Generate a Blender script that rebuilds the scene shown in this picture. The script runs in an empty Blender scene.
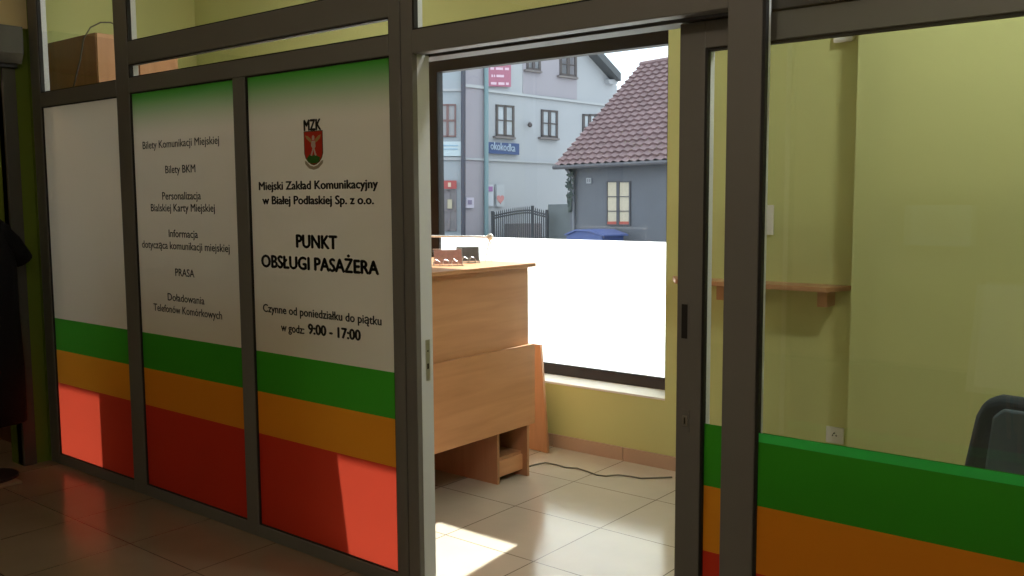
import bpy, bmesh, math, random
from mathutils import Vector, Matrix
random.seed(7)
SC = bpy.context.scene
COL = SC.collection

# ------------------------------------------------------------------ camera
FPX = 930.38
YAW, PITCH, ROLL = -0.68007538, -0.09638016, -0.00600335
fwd = Vector((math.sin(YAW)*math.cos(PITCH), math.cos(YAW)*math.cos(PITCH), math.sin(PITCH)))
rt0 = Vector((math.cos(YAW), -math.sin(YAW), 0)); up0 = rt0.cross(fwd)
cr = math.cos(ROLL)*rt0 + math.sin(ROLL)*up0
cu = -math.sin(ROLL)*rt0 + math.cos(ROLL)*up0
EYE = Vector((0, 0, 1.5))
cam = bpy.data.cameras.new('camera')
cam.sensor_width = 36; cam.lens = FPX*36/1024; cam.clip_start = 0.05; cam.clip_end = 300
co = bpy.data.objects.new('camera', cam); COL.objects.link(co)
co.matrix_world = Matrix(((cr.x, cu.x, -fwd.x, EYE.x), (cr.y, cu.y, -fwd.y, EYE.y), (cr.z, cu.z, -fwd.z, EYE.z), (0, 0, 0, 1)))
SC.camera = co

def ray(x, y): return fwd + cr*((x-512)/FPX) - cu*((y-288)/FPX)
def at(x, y, Y):                      # measured point of the photo on the plane Y = const
    d = ray(x, y); return EYE + d*((Y-EYE.y)/d.y)
def atx(x, y, X):
    d = ray(x, y); return EYE + d*((X-EYE.x)/d.x)
def atp(x, y, P, n):                  # on any plane
    d = ray(x, y); return EYE + d*((P-EYE).dot(n)/d.dot(n))

# ------------------------------------------------------------------ light
SC.view_settings.view_transform = 'Standard'; SC.view_settings.look = 'None'
SC.view_settings.gamma = 1; SC.view_settings.use_curve_mapping = False
SC.view_settings.exposure = 0.0
w = bpy.data.worlds.new('sky'); SC.world = w; w.use_nodes = True
bg = w.node_tree.nodes['Background']
bg.inputs[0].default_value = (0.87, 0.94, 1.0, 1); bg.inputs[1].default_value = 2.0
sun = bpy.data.lights.new('sun', 'SUN'); sun.energy = 16; sun.angle = math.radians(0.6); sun.color = (1, .95, .86)
so = bpy.data.objects.new('sun', sun); COL.objects.link(so)
so.rotation_euler = Vector((0.116, -1, -0.77)).to_track_quat('-Z', 'Y').to_euler()
# daylight enters through the shop window (portal only guides the sampling)
pt = bpy.data.lights.new('window_portal', 'AREA'); pt.shape = 'RECTANGLE'; pt.size = 4.1; pt.size_y = 2.1; pt.cycles.is_portal = True
po = bpy.data.objects.new('window_portal', pt); COL.objects.link(po)
po.location = (-4.43, 4.99, 1.4); po.rotation_euler = (math.radians(-90), 0, 0)
# unseen ceiling lamps, added to light the corridor
HALL_FILL_LAMPS = [(-0.8, 0.1, 42.0, (1, .85, .66)), (-4.0, -1.8, 4.0, (1, .66, .38))]
SHOP_FILL = 1.6  # power of an added lamp that brightens the goods in the shop
# unseen ceiling lamps, added to brighten the service room
ROOM_FILL_LAMPS = [(-0.6, 3.0, 46.0), (-4.7, 3.3, 11.0)]

# ------------------------------------------------------------------ materials
def pr(name, col, rough=.5, metal=0, spec=.5, noise=0, nscale=8, bump=0, trans=0, emit=None, es=1):
    m = bpy.data.materials.new(name); m.use_nodes = True
    nt = m.node_tree; b = nt.nodes['Principled BSDF']
    b.inputs['Base Color'].default_value = (*col, 1); b.inputs['Roughness'].default_value = rough
    b.inputs['Metallic'].default_value = metal; b.inputs['Specular IOR Level'].default_value = spec
    tc = nt.nodes.new('ShaderNodeTexCoord')
    nz = nt.nodes.new('ShaderNodeTexNoise'); nz.inputs['Scale'].default_value = nscale; nz.inputs['Detail'].default_value = 4
    nt.links.new(tc.outputs['Object'], nz.inputs['Vector'])
    if noise:
        mx = nt.nodes.new('ShaderNodeMix'); mx.data_type = 'RGBA'
        mx.inputs[6].default_value = (*[c*(1-noise) for c in col], 1); mx.inputs[7].default_value = (*[min(1, c*(1+noise)) for c in col], 1)
        nt.links.new(nz.outputs['Fac'], mx.inputs[0]); nt.links.new(mx.outputs[2], b.inputs['Base Color'])
    if bump:
        bp = nt.nodes.new('ShaderNodeBump'); bp.inputs['Strength'].default_value = bump; bp.inputs['Distance'].default_value = .01
        nt.links.new(nz.outputs['Fac'], bp.inputs['Height']); nt.links.new(bp.outputs['Normal'], b.inputs['Normal'])
    if emit:
        b.inputs['Emission Color'].default_value = (*emit, 1); b.inputs['Emission Strength'].default_value = es
    if trans:
        t = nt.nodes.new('ShaderNodeBsdfTranslucent'); t.inputs['Color'].default_value = (*col, 1)
        ms = nt.nodes.new('ShaderNodeMixShader'); ms.inputs[0].default_value = trans
        o = nt.nodes['Material Output']
        nt.links.new(b.outputs[0], ms.inputs[1]); nt.links.new(t.outputs[0], ms.inputs[2]); nt.links.new(ms.outputs[0], o.inputs['Surface'])
    return m

def wood(name, c1, c2, axis, rough=.4):
    m = bpy.data.materials.new(name); m.use_nodes = True; nt = m.node_tree; b = nt.nodes['Principled BSDF']
    tc = nt.nodes.new('ShaderNodeTexCoord'); mp = nt.nodes.new('ShaderNodeMapping')
    s = [14, 14, 14]; s[axis] = 1.2; mp.inputs['Scale'].default_value = s
    nz = nt.nodes.new('ShaderNodeTexNoise'); nz.inputs['Scale'].default_value = 1.4; nz.inputs['Detail'].default_value = 5; nz.inputs['Distortion'].default_value = .6
    r = nt.nodes.new('ShaderNodeValToRGB')
    r.color_ramp.elements[0].position = .3; r.color_ramp.elements[0].color = (*c1, 1)
    r.color_ramp.elements[1].position = .7; r.color_ramp.elements[1].color = (*c2, 1)
    nt.links.new(tc.outputs['Object'], mp.inputs[0]); nt.links.new(mp.outputs[0], nz.inputs['Vector'])
    nt.links.new(nz.outputs['Fac'], r.inputs[0]); nt.links.new(r.outputs[0], b.inputs['Base Color'])
    b.inputs['Roughness'].default_value = rough
    return m

def glass(name, tint=(1, 1, 1), fr=1.5, rough=0.0, gain=1.0):
    m = bpy.data.materials.new(name); m.use_nodes = True; nt = m.node_tree
    nt.nodes.remove(nt.nodes['Principled BSDF'])
    t = nt.nodes.new('ShaderNodeBsdfTransparent'); t.inputs[0].default_value = (*tint, 1)
    g = nt.nodes.new('ShaderNodeBsdfGlossy'); g.inputs['Roughness'].default_value = rough
    f = nt.nodes.new('ShaderNodeFresnel'); f.inputs[0].default_value = fr
    k = nt.nodes.new('ShaderNodeMath'); k.operation = 'MULTIPLY'; k.inputs[1].default_value = gain
    ms = nt.nodes.new('ShaderNodeMixShader'); o = nt.nodes['Material Output']
    ge = nt.nodes.new('ShaderNodeNewGeometry'); fb = nt.nodes.new('ShaderNodeMath'); fb.operation = 'SUBTRACT'; fb.inputs[0].default_value = 1
    nt.links.new(ge.outputs['Backfacing'], fb.inputs[1]); k2 = nt.nodes.new('ShaderNodeMath'); k2.operation = 'MULTIPLY'; k2.use_clamp = True   # reflect once, on the outer side of the sheet
    nt.links.new(f.outputs[0], k.inputs[0]); nt.links.new(k.outputs[0], k2.inputs[0]); nt.links.new(fb.outputs[0], k2.inputs[1]); nt.links.new(k2.outputs[0], ms.inputs[0])
    nt.links.new(t.outputs[0], ms.inputs[1]); nt.links.new(g.outputs[0], ms.inputs[2]); nt.links.new(ms.outputs[0], o.inputs['Surface'])
    return m

def tile_floor(name, col, grout, size, ox, oy, rough):
    m = bpy.data.materials.new(name); m.use_nodes = True; nt = m.node_tree; b = nt.nodes['Principled BSDF']
    g = nt.nodes.new('ShaderNodeNewGeometry'); sp = nt.nodes.new('ShaderNodeSeparateXYZ')
    nt.links.new(g.outputs['Position'], sp.inputs[0])
    outs = []
    for ax, off, sz in (('X', ox, size[0]), ('Y', oy, size[1])):
        a = nt.nodes.new('ShaderNodeMath'); a.operation = 'SUBTRACT'; a.inputs[1].default_value = off - 20*sz
        nt.links.new(sp.outputs[ax], a.inputs[0])
        d = nt.nodes.new('ShaderNodeMath'); d.operation = 'PINGPONG'; d.inputs[1].default_value = sz/2
        nt.links.new(a.outputs[0], d.inputs[0]); outs.append(d)
    mn = nt.nodes.new('ShaderNodeMath'); mn.operation = 'MINIMUM'
    nt.links.new(outs[0].outputs[0], mn.inputs[0]); nt.links.new(outs[1].outputs[0], mn.inputs[1])
    lt = nt.nodes.new('ShaderNodeMath'); lt.operation = 'LESS_THAN'; lt.inputs[1].default_value = .0028
    nt.links.new(mn.outputs[0], lt.inputs[0])
    nz = nt.nodes.new('ShaderNodeTexNoise'); nz.inputs['Scale'].default_value = 5; nz.inputs['Detail'].default_value = 6
    nt.links.new(g.outputs['Position'], nz.inputs['Vector'])
    m1 = nt.nodes.new('ShaderNodeMix'); m1.data_type = 'RGBA'
    m1.inputs[6].default_value = (*[c*.9 for c in col], 1); m1.inputs[7].default_value = (*[c*1.1 for c in col], 1)
    nt.links.new(nz.outputs['Fac'], m1.inputs[0])
    m2 = nt.nodes.new('ShaderNodeMix'); m2.data_type = 'RGBA'; m2.inputs[7].default_value = (*grout, 1)
    nt.links.new(lt.outputs[0], m2.inputs[0]); nt.links.new(m1.outputs[2], m2.inputs[6]); nt.links.new(m2.outputs[2], b.inputs['Base Color'])
    b.inputs['Roughness'].default_value = rough
    return m

WHITE = (.76, .72, .64)
GREEN = (.035, .33, .015); ORANGE = (.80, .27, .012); RED = (.62, .030, .012)
def foil(name, top_fade, trans=.35, z_red=.466, z_orange=.655):
    """printed film: stripes fixed on the film by height, green fade printed at the top"""
    m = bpy.data.materials.new(name); m.use_nodes = True; nt = m.node_tree; b = nt.nodes['Principled BSDF']
    g = nt.nodes.new('ShaderNodeTexCoord'); sp = nt.nodes.new('ShaderNodeSeparateXYZ'); nt.links.new(g.outputs['Object'], sp.inputs[0])
    r = nt.nodes.new('ShaderNodeValToRGB'); cr_ = r.color_ramp; cr_.interpolation = 'CONSTANT'
    cr_.elements[0].position = 0; cr_.elements[0].color = (*RED, 1)
    cr_.elements[1].position = z_red/2.2; cr_.elements[1].color = (*ORANGE, 1)
    e = cr_.elements.new(z_orange/2.2); e.color = (*GREEN, 1)
    e = cr_.elements.new(.835/2.2); e.color = (*WHITE, 1)
    d = nt.nodes.new('ShaderNodeMath'); d.operation = 'DIVIDE'; d.inputs[1].default_value = 2.2
    nt.links.new(sp.outputs['Z'], d.inputs[0]); nt.links.new(d.outputs[0], r.inputs[0])
    src = r.outputs[0]
    if top_fade:
        mr = nt.nodes.new('ShaderNodeMapRange'); mr.inputs[1].default_value = 1.80; mr.inputs[2].default_value = 2.03
        mr.interpolation_type = 'SMOOTHSTEP'
        nt.links.new(sp.outputs['Z'], mr.inputs[0])
        mx = nt.nodes.new('ShaderNodeMix'); mx.data_type = 'RGBA'; mx.inputs[7].default_value = (*GREEN, 1)
        nt.links.new(mr.outputs[0], mx.inputs[0]); nt.links.new(src, mx.inputs[6]); src = mx.outputs[2]
    nt.links.new(src, b.inputs['Base Color']); b.inputs['Roughness'].default_value = .35; b.inputs['Specular IOR Level'].default_value = .3
    t = nt.nodes.new('ShaderNodeBsdfTranslucent'); nt.links.new(src, t.inputs['Color'])
    gm = nt.nodes.new('ShaderNodeGamma'); gm.inputs[1].default_value = .7; nt.links.new(src, gm.inputs[0]); nt.links.new(gm.outputs[0], t.inputs['Color'])
    ms = nt.nodes.new('ShaderNodeMixShader'); ms.inputs[0].default_value = trans
    o = nt.nodes['Material Output']
    nt.links.new(b.outputs[0], ms.inputs[1]); nt.links.new(t.outputs[0], ms.inputs[2]); nt.links.new(ms.outputs[0], o.inputs['Surface'])
    return m

M = dict(
    frame=pr('grey_aluminium', (.165, .160, .148), .42, 0, .4, .05, 3),
    gasket=pr('black_rubber', (.008, .008, .008), .6),
    glass=glass('clear_glass', (.97, .985, .97), 1.5, 0, 2.0),
    winglass=glass('window_glass', (.93, .96, .97), 1.45, 0, 1.0),
    foil_plain=foil('printed_foil_plain', False, .17), foil_fade=foil('printed_foil_fade', True, .17),
    foil_side=foil('printed_foil_side_pane', False, .17, .425, .622),
    foil_door=foil('printed_foil_door', False, .17, .409, .612),
    ink=pr('black_print', (.008, .007, .006), .5),
    wall=pr('yellow_green_paint', (.58, .61, .27), .8, 0, .2, .03, 2, .05),
    wall_in=pr('yellow_green_paint_room', (.58, .61, .27), .8, 0, .2, .03, 2, .05),
    hallgreen=pr('green_paint', (.13, .19, .02), .75, 0, .2, .05, 3),
    beige=pr('beige_paint', (.62, .52, .30), .8, 0, .2, .04, 2),
    white=pr('white_paint', (.75, .75, .72), .7),
    sill=pr('white_sill', (.78, .77, .72), .35),
    winframe=pr('dark_brown_window_frame', (.012, .007, .006), .4),
    film=pr('frosted_white_film', (.93, .95, .97), .5, trans=.85),
    bb=pr('beige_tile_skirting', (.50, .35, .25), .35, 0, .5, .08, 6),
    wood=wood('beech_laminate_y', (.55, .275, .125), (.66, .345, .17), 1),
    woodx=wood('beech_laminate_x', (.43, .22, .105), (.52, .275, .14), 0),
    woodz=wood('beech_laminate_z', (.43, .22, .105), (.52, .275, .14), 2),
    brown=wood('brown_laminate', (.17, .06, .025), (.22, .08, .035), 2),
    plastic=pr('white_plastic', (.78, .78, .76), .35),
    dark=pr('dark_plastic', (.012, .013, .016), .5),
    chrome=pr('steel', (.5, .5, .5), .3, .9),
    wire=pr('white_wire', (.85, .87, .9), .4),
    cable=pr('grey_cable', (.20, .19, .15), .6),
    globe=pr('opal_globe', (.8, .8, .76), .4, emit=(1, .9, .7), es=.6),
    silver=pr('silver_anodised_aluminium', (.66, .70, .74), .4),
    blackcloth=pr('black_cloth', (.007, .007, .009), .9, 0, .2, .2, 30, .3),
)

# ------------------------------------------------------------------ mesh tools
class MB:
    def __init__(s): s.bm = bmesh.new(); s.mats = []; s.cur = 0
    def mat(s, m):
        if m not in s.mats: s.mats.append(m)
        s.cur = s.mats.index(m); return s
    def _faces(s, fs):
        for f in fs: f.material_index = s.cur
    def box(s, x0, x1, y0, y1, z0, z1):
        v = [s.bm.verts.new((x, y, z)) for x in (x0, x1) for y in (y0, y1) for z in (z0, z1)]
        s._faces([s.bm.faces.new([v[i] for i in q]) for q in ((0, 1, 3, 2), (4, 6, 7, 5), (0, 4, 5, 1), (2, 3, 7, 6), (0, 2, 6, 4), (1, 5, 7, 3))]); return s
    def prism(s, pts, d):              # polygon (list of Vector) extruded by vector d
        a = [s.bm.verts.new(p) for p in pts]; b = [s.bm.verts.new(Vector(p)+Vector(d)) for p in pts]
        n = len(a); fs = [s.bm.faces.new(a[::-1]), s.bm.faces.new(b)]
        for i in range(n): fs.append(s.bm.faces.new((a[i], a[(i+1) % n], b[(i+1) % n], b[i])))
        s._faces(fs); return s
    def poly(s, pts): s._faces([s.bm.faces.new([s.bm.verts.new(p) for p in pts])]); return s
    def tube(s, pts, r, n=8):
        pts = [Vector(p) for p in pts]; rings = []
        for i, p in enumerate(pts):
            t = (pts[min(i+1, len(pts)-1)] - pts[max(i-1, 0)]).normalized()
            a = Vector((0, 0, 1)) if abs(t.z) < .9 else Vector((1, 0, 0))
            u = t.cross(a).normalized(); v = t.cross(u)
            rr = r[i] if isinstance(r, (list, tuple)) else r
            rings.append([s.bm.verts.new(p + (u*math.cos(k*2*math.pi/n) + v*math.sin(k*2*math.pi/n))*rr) for k in range(n)])
        fs = []
        for a, b in zip(rings, rings[1:]):
            for k in range(n): fs.append(s.bm.faces.new((a[k], a[(k+1) % n], b[(k+1) % n], b[k])))
        fs.append(s.bm.faces.new(rings[0][::-1])); fs.append(s.bm.faces.new(rings[-1])); s._faces(fs); return s
    def lathe(s, prof, c, n=24):       # (r,z) profile around vertical axis at c
        rings = [[s.bm.verts.new((c[0]+r*math.cos(k*2*math.pi/n), c[1]+r*math.sin(k*2*math.pi/n), c[2]+z)) for k in range(n)] for r, z in prof]
        fs = []
        for a, b in zip(rings, rings[1:]):
            for k in range(n): fs.append(s.bm.faces.new((a[k], a[(k+1) % n], b[(k+1) % n], b[k])))
        fs.append(s.bm.faces.new(rings[0][::-1])); fs.append(s.bm.faces.new(rings[-1])); s._faces(fs); return s
    def sphere(s, c, r, seg=16):
        g = bmesh.ops.create_uvsphere(s.bm, u_segments=seg, v_segments=seg//2, radius=1)
        rr = r if isinstance(r, (tuple, list)) else (r, r, r)
        for v in g['verts']: v.co = Vector((v.co.x*rr[0]+c[0], v.co.y*rr[1]+c[1], v.co.z*rr[2]+c[2]))
        s._faces({f for v in g['verts'] for f in v.link_faces}); return s
    def build(s, name, mat=None, parent=None, bevel=0, smooth=False, seg=2):
        bmesh.ops.recalc_face_normals(s.bm, faces=s.bm.faces)
        me = bpy.data.meshes.new(name); s.bm.to_mesh(me); s.bm.free()
        for m in (s.mats or [mat]): me.materials.append(m)
        if smooth:
            for p in me.polygons: p.use_smooth = True
        o = bpy.data.objects.new(name, me); COL.objects.link(o)
        if parent is not None:
            o.parent = parent
            if parent.type == 'EMPTY' or True:
                # geometry is modelled in world coordinates: keep it there
                root = parent; off = Vector((0, 0, 0)); rots = Matrix.Identity(4)
                while root: rots = root.matrix_basis @ rots if root is parent else root.matrix_basis @ rots; root = root.parent
                inv = rots.inverted()
                if inv != Matrix.Identity(4):
                    me.transform(inv)
        if bevel:
            b = o.modifiers.new('bevel', 'BEVEL'); b.width = bevel; b.segments = seg; b.limit_method = 'ANGLE'
        return o
def bx(*a): return MB().box(*a)
def tag(o, label, cat, group=None, kind=None):
    o['label'] = label; o['category'] = cat
    if group: o['group'] = group
    if kind: o['kind'] = kind
    return o
def thing(name, loc, label, cat, group=None, kind=None):
    o = bpy.data.objects.new(name, None); COL.objects.link(o); o.empty_display_size = .1
    o.location = loc; return tag(o, label, cat, group, kind)
def struct(name, mb, mat=None, **k):
    o = mb.build(name, mat, **k); o['kind'] = 'structure'; return o

def lettering(text, p0, p1, cap, parent, mat=None, bold=0.0, thick=.0006, name='lettering', n=Vector((0, -1, 0))):
    """text standing upright from p0 (baseline left) to p1 (baseline right); cap = capital height"""
    c = bpy.data.curves.new('t', 'FONT'); c.body = text; c.size = 1; c.resolution_u = 3
    o = bpy.data.objects.new('t', c); COL.objects.link(o)
    dg = bpy.context.evaluated_depsgraph_get(); dg.update()
    me = bpy.data.meshes.new_from_object(o.evaluated_get(dg)); bpy.data.objects.remove(o)
    if bold:
        b_ = bmesh.new(); b_.from_mesh(me); me2 = me.copy()
        for dx, dy in ((bold, 0), (-bold, 0), (0, bold*.6), (0, -bold*.6)):
            me2 = me.copy(); me2.transform(Matrix.Translation((dx, dy, 0))); b_.from_mesh(me2)
        b_.to_mesh(me); b_.free()
    xs = [v.co.x for v in me.vertices]; x0, x1 = min(xs), max(xs)
    u = (p1-p0); W = u.length; u = u.normalized(); up = Vector((0, 0, 1))
    sx = W/(x1-x0); sy = cap/.70
    for v in me.vertices:
        v.co = p0 + u*((v.co.x-x0)*sx) + up*(v.co.y*sy)
    root = parent; mw = Matrix.Identity(4)
    while root: mw = root.matrix_basis @ mw; root = root.parent
    me.transform(mw.inverted())
    me.name = name; me.materials.clear(); me.materials.append(mat or M['ink'])
    ob = bpy.data.objects.new(name, me); COL.objects.link(ob); ob.parent = parent
    return ob

# ================================================================== STRUCTURE
PY = 2.42                  # front face of the glazed partition
WY = 4.45                  # inner face of the window wall
CEIL = 3.25
WO = 5.0
struct('floor', bx(-7.1, 3.0, PY+.04, WO, -.1, 0), tile_floor('room_floor_tiles', (.58, .52, .42), (.20, .17, .13), (.497, .4975), -2.2815, 2.9525, .15))
struct('floor_corridor', bx(-8.5, 3.0, -3.6, PY+.04, -.1, 0), tile_floor('corridor_floor_tiles', (.25, .19, .125), (.09, .065, .045), (.5, .5), -2.30, 2.02, .20))
struct('ceiling', bx(-8.5, 3.0, -3.6, WO, CEIL, CEIL+.15), M['white'])
# window wall with one wide opening and two lights (thick wall, deep reveals)
WO = 5.0
W1 = (-4.49, -2.52, .386, 2.43); W2 = (-6.35, -4.49, .386, 2.43)
mb = MB()
for a, b, z0, z1 in ((-7.1, W2[0], -.05, CEIL), (W1[1], 3.0, -.05, CEIL), (W2[0], W1[1], -.05, .386), (W2[0], W1[1], 2.43, CEIL)):
    mb.box(a, b, WY, WO, z0, z1)
struct('wall_back', mb, M['wall_in'])
struct('wall_left', bx(-7.1, -6.93, PY+.08, WY, 0, CEIL), M['wall_in'])
struct('wall_right', bx(1.6, 1.75, PY+.08, WY, 0, CEIL), M['wall_in'])
struct('trim_wall_step', bx(at(853.8, 200, 4.20).x, 1.6, 4.20, WY, 0, CEIL), M['wall_in'])
struct('wall_partition_side', bx(.65, 1.75, PY, PY+.08, 0, CEIL), M['beige'])
def window(n, W, film_z=1.245):
    f = MB(); Y0, Y1 = 4.645, 4.71; t = .085
    a, b, z0, z1 = W
    zt = 2.347
    f.box(a, a+t, Y0, Y1, z0, z1).box(b-.106, b, Y0, Y1, z0, z1)
    f.box(a+t, b-.106, Y0, Y1, z0, z0+.07).box(a+t, b-.106, Y0, Y1, zt, z1)
    fr = struct('window_%d' % n, f, M['winframe'])
    bx(a+t, b-.106, 4.675, 4.681, z0+.07, zt).build('pane', M['winglass'], fr)
    bx(a+t, b-.106, 4.668, 4.6705, z0+.07, film_z).build('frosted_film', M['film'], fr)
    # inner bead
    MB().box(a+t, a+t+.008, 4.647, 4.668, z0+.07, zt).box(b-.114, b-.106, 4.647, 4.668, z0+.07, zt).box(a+t, b-.106, 4.647, 4.668, z0+.07, z0+.078).build('glazing_bead', M['gasket'], fr)
    bx(a, b, WY-.004, 4.645, z0-.002, z0+.010).build('window_sill', M['sill'], fr)
    bx(a, b, WY+.004, 4.645, z1-.006, z1).build('soffit', M['white'], fr)
    return fr
window(1, W1); window(2, W2)
# skirting of floor tiles along the window wall
mb = MB()
x = at(623.7, 456, WY).x - 8*.4975
while x < -1.47:
    x2 = min(x+.4975, -1.47); mb.box(x+.002, x2-.002, WY-.011, WY+.001, 0, .078); x += .4975
struct('baseboard_back', mb, M['bb'], bevel=.001)
# wall above/left of the partition, corridor shell
LX = -5.42
struct('wall_corridor_back', bx(-8.5, 3.0, -3.75, -3.6, 0, CEIL), M['beige'])
struct('wall_corridor_right', bx(3.0, 3.15, -3.6, WY, 0, CEIL), M['beige'])
mb = MB(); yl = atx(8, 200, LX).y
mb.box(LX-.14, LX, yl, PY-.002, 0, 2.45).box(LX-.14, LX, -3.6, .9, 0, 2.45).box(LX-.14, LX, .9, yl, 2.24, 2.45)
struct('wall_corridor_left', mb, M['hallgreen'])
struct('trim_bulkhead', bx(LX-.14, LX+.02, -3.6, PY-.002, 2.45, CEIL), M['beige'])
struct('wall_partition_end', bx(-7.1, -5.40, PY+.057, PY+.08, 0, CEIL), M['wall_in'])
struct('trim_corner', bx(LX-.14, -5.402, PY-.002, PY+.056, 0, CEIL), M['hallgreen'])

# ================================================================== GLAZED PARTITION
FB = PY+.055               # back face of the profiles
par = thing('glazed_partition', (-3.3, PY, 0), 'grey framed glass partition with white, green, orange and red printed foil and open doorway', 'partition')
def bar(x0, x1, z0, z1, nm='rail'): return bx(x0, x1, PY, FB, z0, z1).build(nm, M['frame'], par, bevel=.003)
TOP = CEIL
bar(-5.40, -5.297, 0, TOP, 'post')
bar(-4.482, -4.362, 0, TOP, 'post')
bar(-3.505, -3.418, 0, 2.022, 'post')
bar(-2.532, -2.475, 0, TOP, 'post'); bx(-2.475, -2.469, PY+.006, FB, 0, TOP).build('post_groove', M['gasket'], par)
bar(-2.469, -2.412, 0, TOP, 'post')
bx(-2.469, -2.413, FB, PY+.085, 0, 2.1).build('jamb_profile', M['frame'], par)
bar(-1.186, -1.085, 0, TOP, 'post')
bar(.55, .65, 0, TOP, 'post')
bar(-5.297, -4.482, 2.015, 2.092); bar(-4.362, -2.532, 2.022, 2.095); bar(-4.362, -2.532, 2.160, 2.268)
bar(-2.412, -1.186, 2.018, 2.100)
for a, b in ((-5.297, -4.482), (-4.362, -3.505), (-3.418, -2.532)): bar(a, b, 0, .056)
bar(-1.085, .55, 0, .056)
bar(-5.297, .55, TOP-.06, TOP)
for X, z0, z1 in ((-2.412, 0, 2.018), (-2.412, 2.1, TOP-.06), (-1.085, .056, TOP-.06), (-5.297, 2.092, TOP-.06), (-4.362, 2.268, TOP-.06), (-4.362, 2.095, 2.16)):
    bx(X-.001, X+.0012, PY+.024, PY+.085 if (X == -2.412 and z0 == 0) else FB, z0, z1).build('silver_liner', M['silver'], par)
# black rubber gasket frames and panes for every field
def field(x0, x1, z0, z1, foil_mat=None, foil_top=None, cat='pane'):
    g = MB(); t = .009; ya, yb = PY+.004, PY+.024
    g.box(x0, x0+t, ya, yb, z0, z1).box(x1-t*.5, x1, ya, yb, z0, z1).box(x0+t, x1-t*.5, ya, yb, z1-t*.6, z1).box(x0+t, x1-t*.5, ya, yb, z0, z0+t*.6)
    p = bx(x0+t, x1-t*.5, PY+.014, PY+.019, z0+t*.6, z1-t*.6).build('glass_pane', M['glass'], par)
    g.build('gasket', M['gasket'], par)
    f = None
    if foil_mat:
        zt_ = foil_top or z1-t*.6
        f = MB().poly([(x0+t, PY+.0106, z0+t*.6), (x1-t*.5, PY+.0106, z0+t*.6), (x1-t*.5, PY+.0106, zt_), (x0+t, PY+.0106, zt_)]).build('printed_foil', None, par)
        # keep printed heights: object coordinates = world heights
        f.data.materials.clear(); f.data.materials.append(foil_mat)
        f.data.transform(Matrix.Translation((0, 0, 0)))
    return f
M['foil_band'] = pr('light_green_print', (.10, .80, .22), .4, trans=.5)
f1 = field(-5.297, -4.482, .056, 2.015, M['foil_plain'])
f2 = field(-4.362, -3.505, .056, 2.022, M['foil_fade'])
f3 = field(-3.418, -2.532, .056, 2.022, M['foil_fade'])
fr_ = field(-1.085, .55, .056, TOP-.06, M['foil_side'], .812)
bx(-1.076, .54, PY+.0105, PY+.0107, .812, .838).build('light_green_border', M['foil_band'], fr_)
for f, l in ((f1, 'blank foil with three stripes only'), (f2, 'foil listing ticket services'), (f3, 'foil with crest, office name and opening hours'), (fr_, 'stripes only, clear glass above')): f['label'] = l
field(-5.297, -4.482, 2.092, TOP-.06); field(-4.362, -2.532, 2.095, 2.160); field(-4.362, -2.532, 2.268, TOP-.06)
field(-2.412, -1.186, 2.100, TOP-.06)
# foils are parented to an Empty whose origin is at floor level, so Object z = height

FY = PY+.0100
def line(text, xl, yl, xr, yr, cap, parent, bold=.0, mat=None):
    a = at(xl, yl, FY); b = at(xr, yr, FY); z = (a.z+b.z)/2; a.z = b.z = z
    return lettering(text, a, b, cap, parent, mat, bold)
for t in (('MZK', 303.6, 130.2, 321.3, 130.2, .043, .03),
          ('Miejski Zakład Komunikacyjny', 258.8, 188.9, 378.3, 189.2, .034, .022),
          ('w Białej Podlaskiej Sp. z o.o.', 262.3, 203.6, 374.1, 204.7, .034, .022),
          ('PUNKT', 296, 247.2, 337.6, 249.2, .053, .027),
          ('OBSŁUGI PASAŻERA', 261.3, 267.0, 379.3, 274.2, .052, .027),
          ('Czynne od poniedziałku do piątku', 263, 312.0, 381.7, 324.8, .034, .016),
          ('w godz:', 281, 330.8, 304.5, 334.0, .034, .016),
          ('9:00 - 17:00', 308, 334.2, 361, 340, .042, .026)):
    line(t[0], *t[1:6], f3, t[6]*2.0)
for t in (('Bilety Komunikacji Miejskiej', 142.7, 148.3, 219.2, 144.6),
          ('Bilety BKM', 165.3, 172.9, 195.5, 172.5),
          ('Personalizacja', 162.3, 199.3, 201, 199.6),
          ('Bialskiej Karty Miejskiej', 151, 211, 215, 212),
          ('Informacja', 168.8, 236.7, 198, 238.3),
          ('dotycząca komunikacji miejskiej', 142, 247.0, 229.8, 252.8),
          ('PRASA', 175.4, 275.8, 194.5, 277.4),
          ('Doładowania', 167.8, 300.4, 204.6, 304.4),
          ('Telefonów Komórkowych', 153.7, 310.2, 222.2, 319.6)):
    line(*t, .036, f2, .016)
# coat of arms
e0 = at(303.6, 131.5, FY); e1 = at(322.6, 131.5, FY); eb = at(313, 166, FY)
W = e1.x-e0.x; H = e0.z-eb.z
ex, ez = e0.x, eb.z
def epoly(pts, y): return [Vector((ex+W*u, y, ez+H*v)) for u, v in pts]
shield = [(0, 1), (1, 1), (1, .36), (.93, .22), (.8, .11), (.62, .04), (.5, .02), (.38, .04), (.2, .11), (.07, .22), (0, .36)]
em = MB()
em.mat(pr('crest_outline', (.10, .05, .02), .5)).prism(epoly(shield, FY), (0, .0002, 0))
em.mat(pr('crest_red', (.50, .025, .012), .5)).prism(epoly([(.5+(u-.5)*.92, .52+(v-.52)*.95) for u, v in shield], FY-.0003), (0, .0002, 0))
em.mat(pr('crest_green', (.03, .13, .015), .5)).prism(epoly([(.14, .22), (.3, .34), (.42, .28), (.55, .33), (.7, .28), (.84, .24), (.78, .13), (.6, .07), (.4, .07), (.22, .13)], FY-.0006), (0, .0002, 0))
em.mat(pr('crest_white', (.5, .42, .36), .5))
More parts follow.
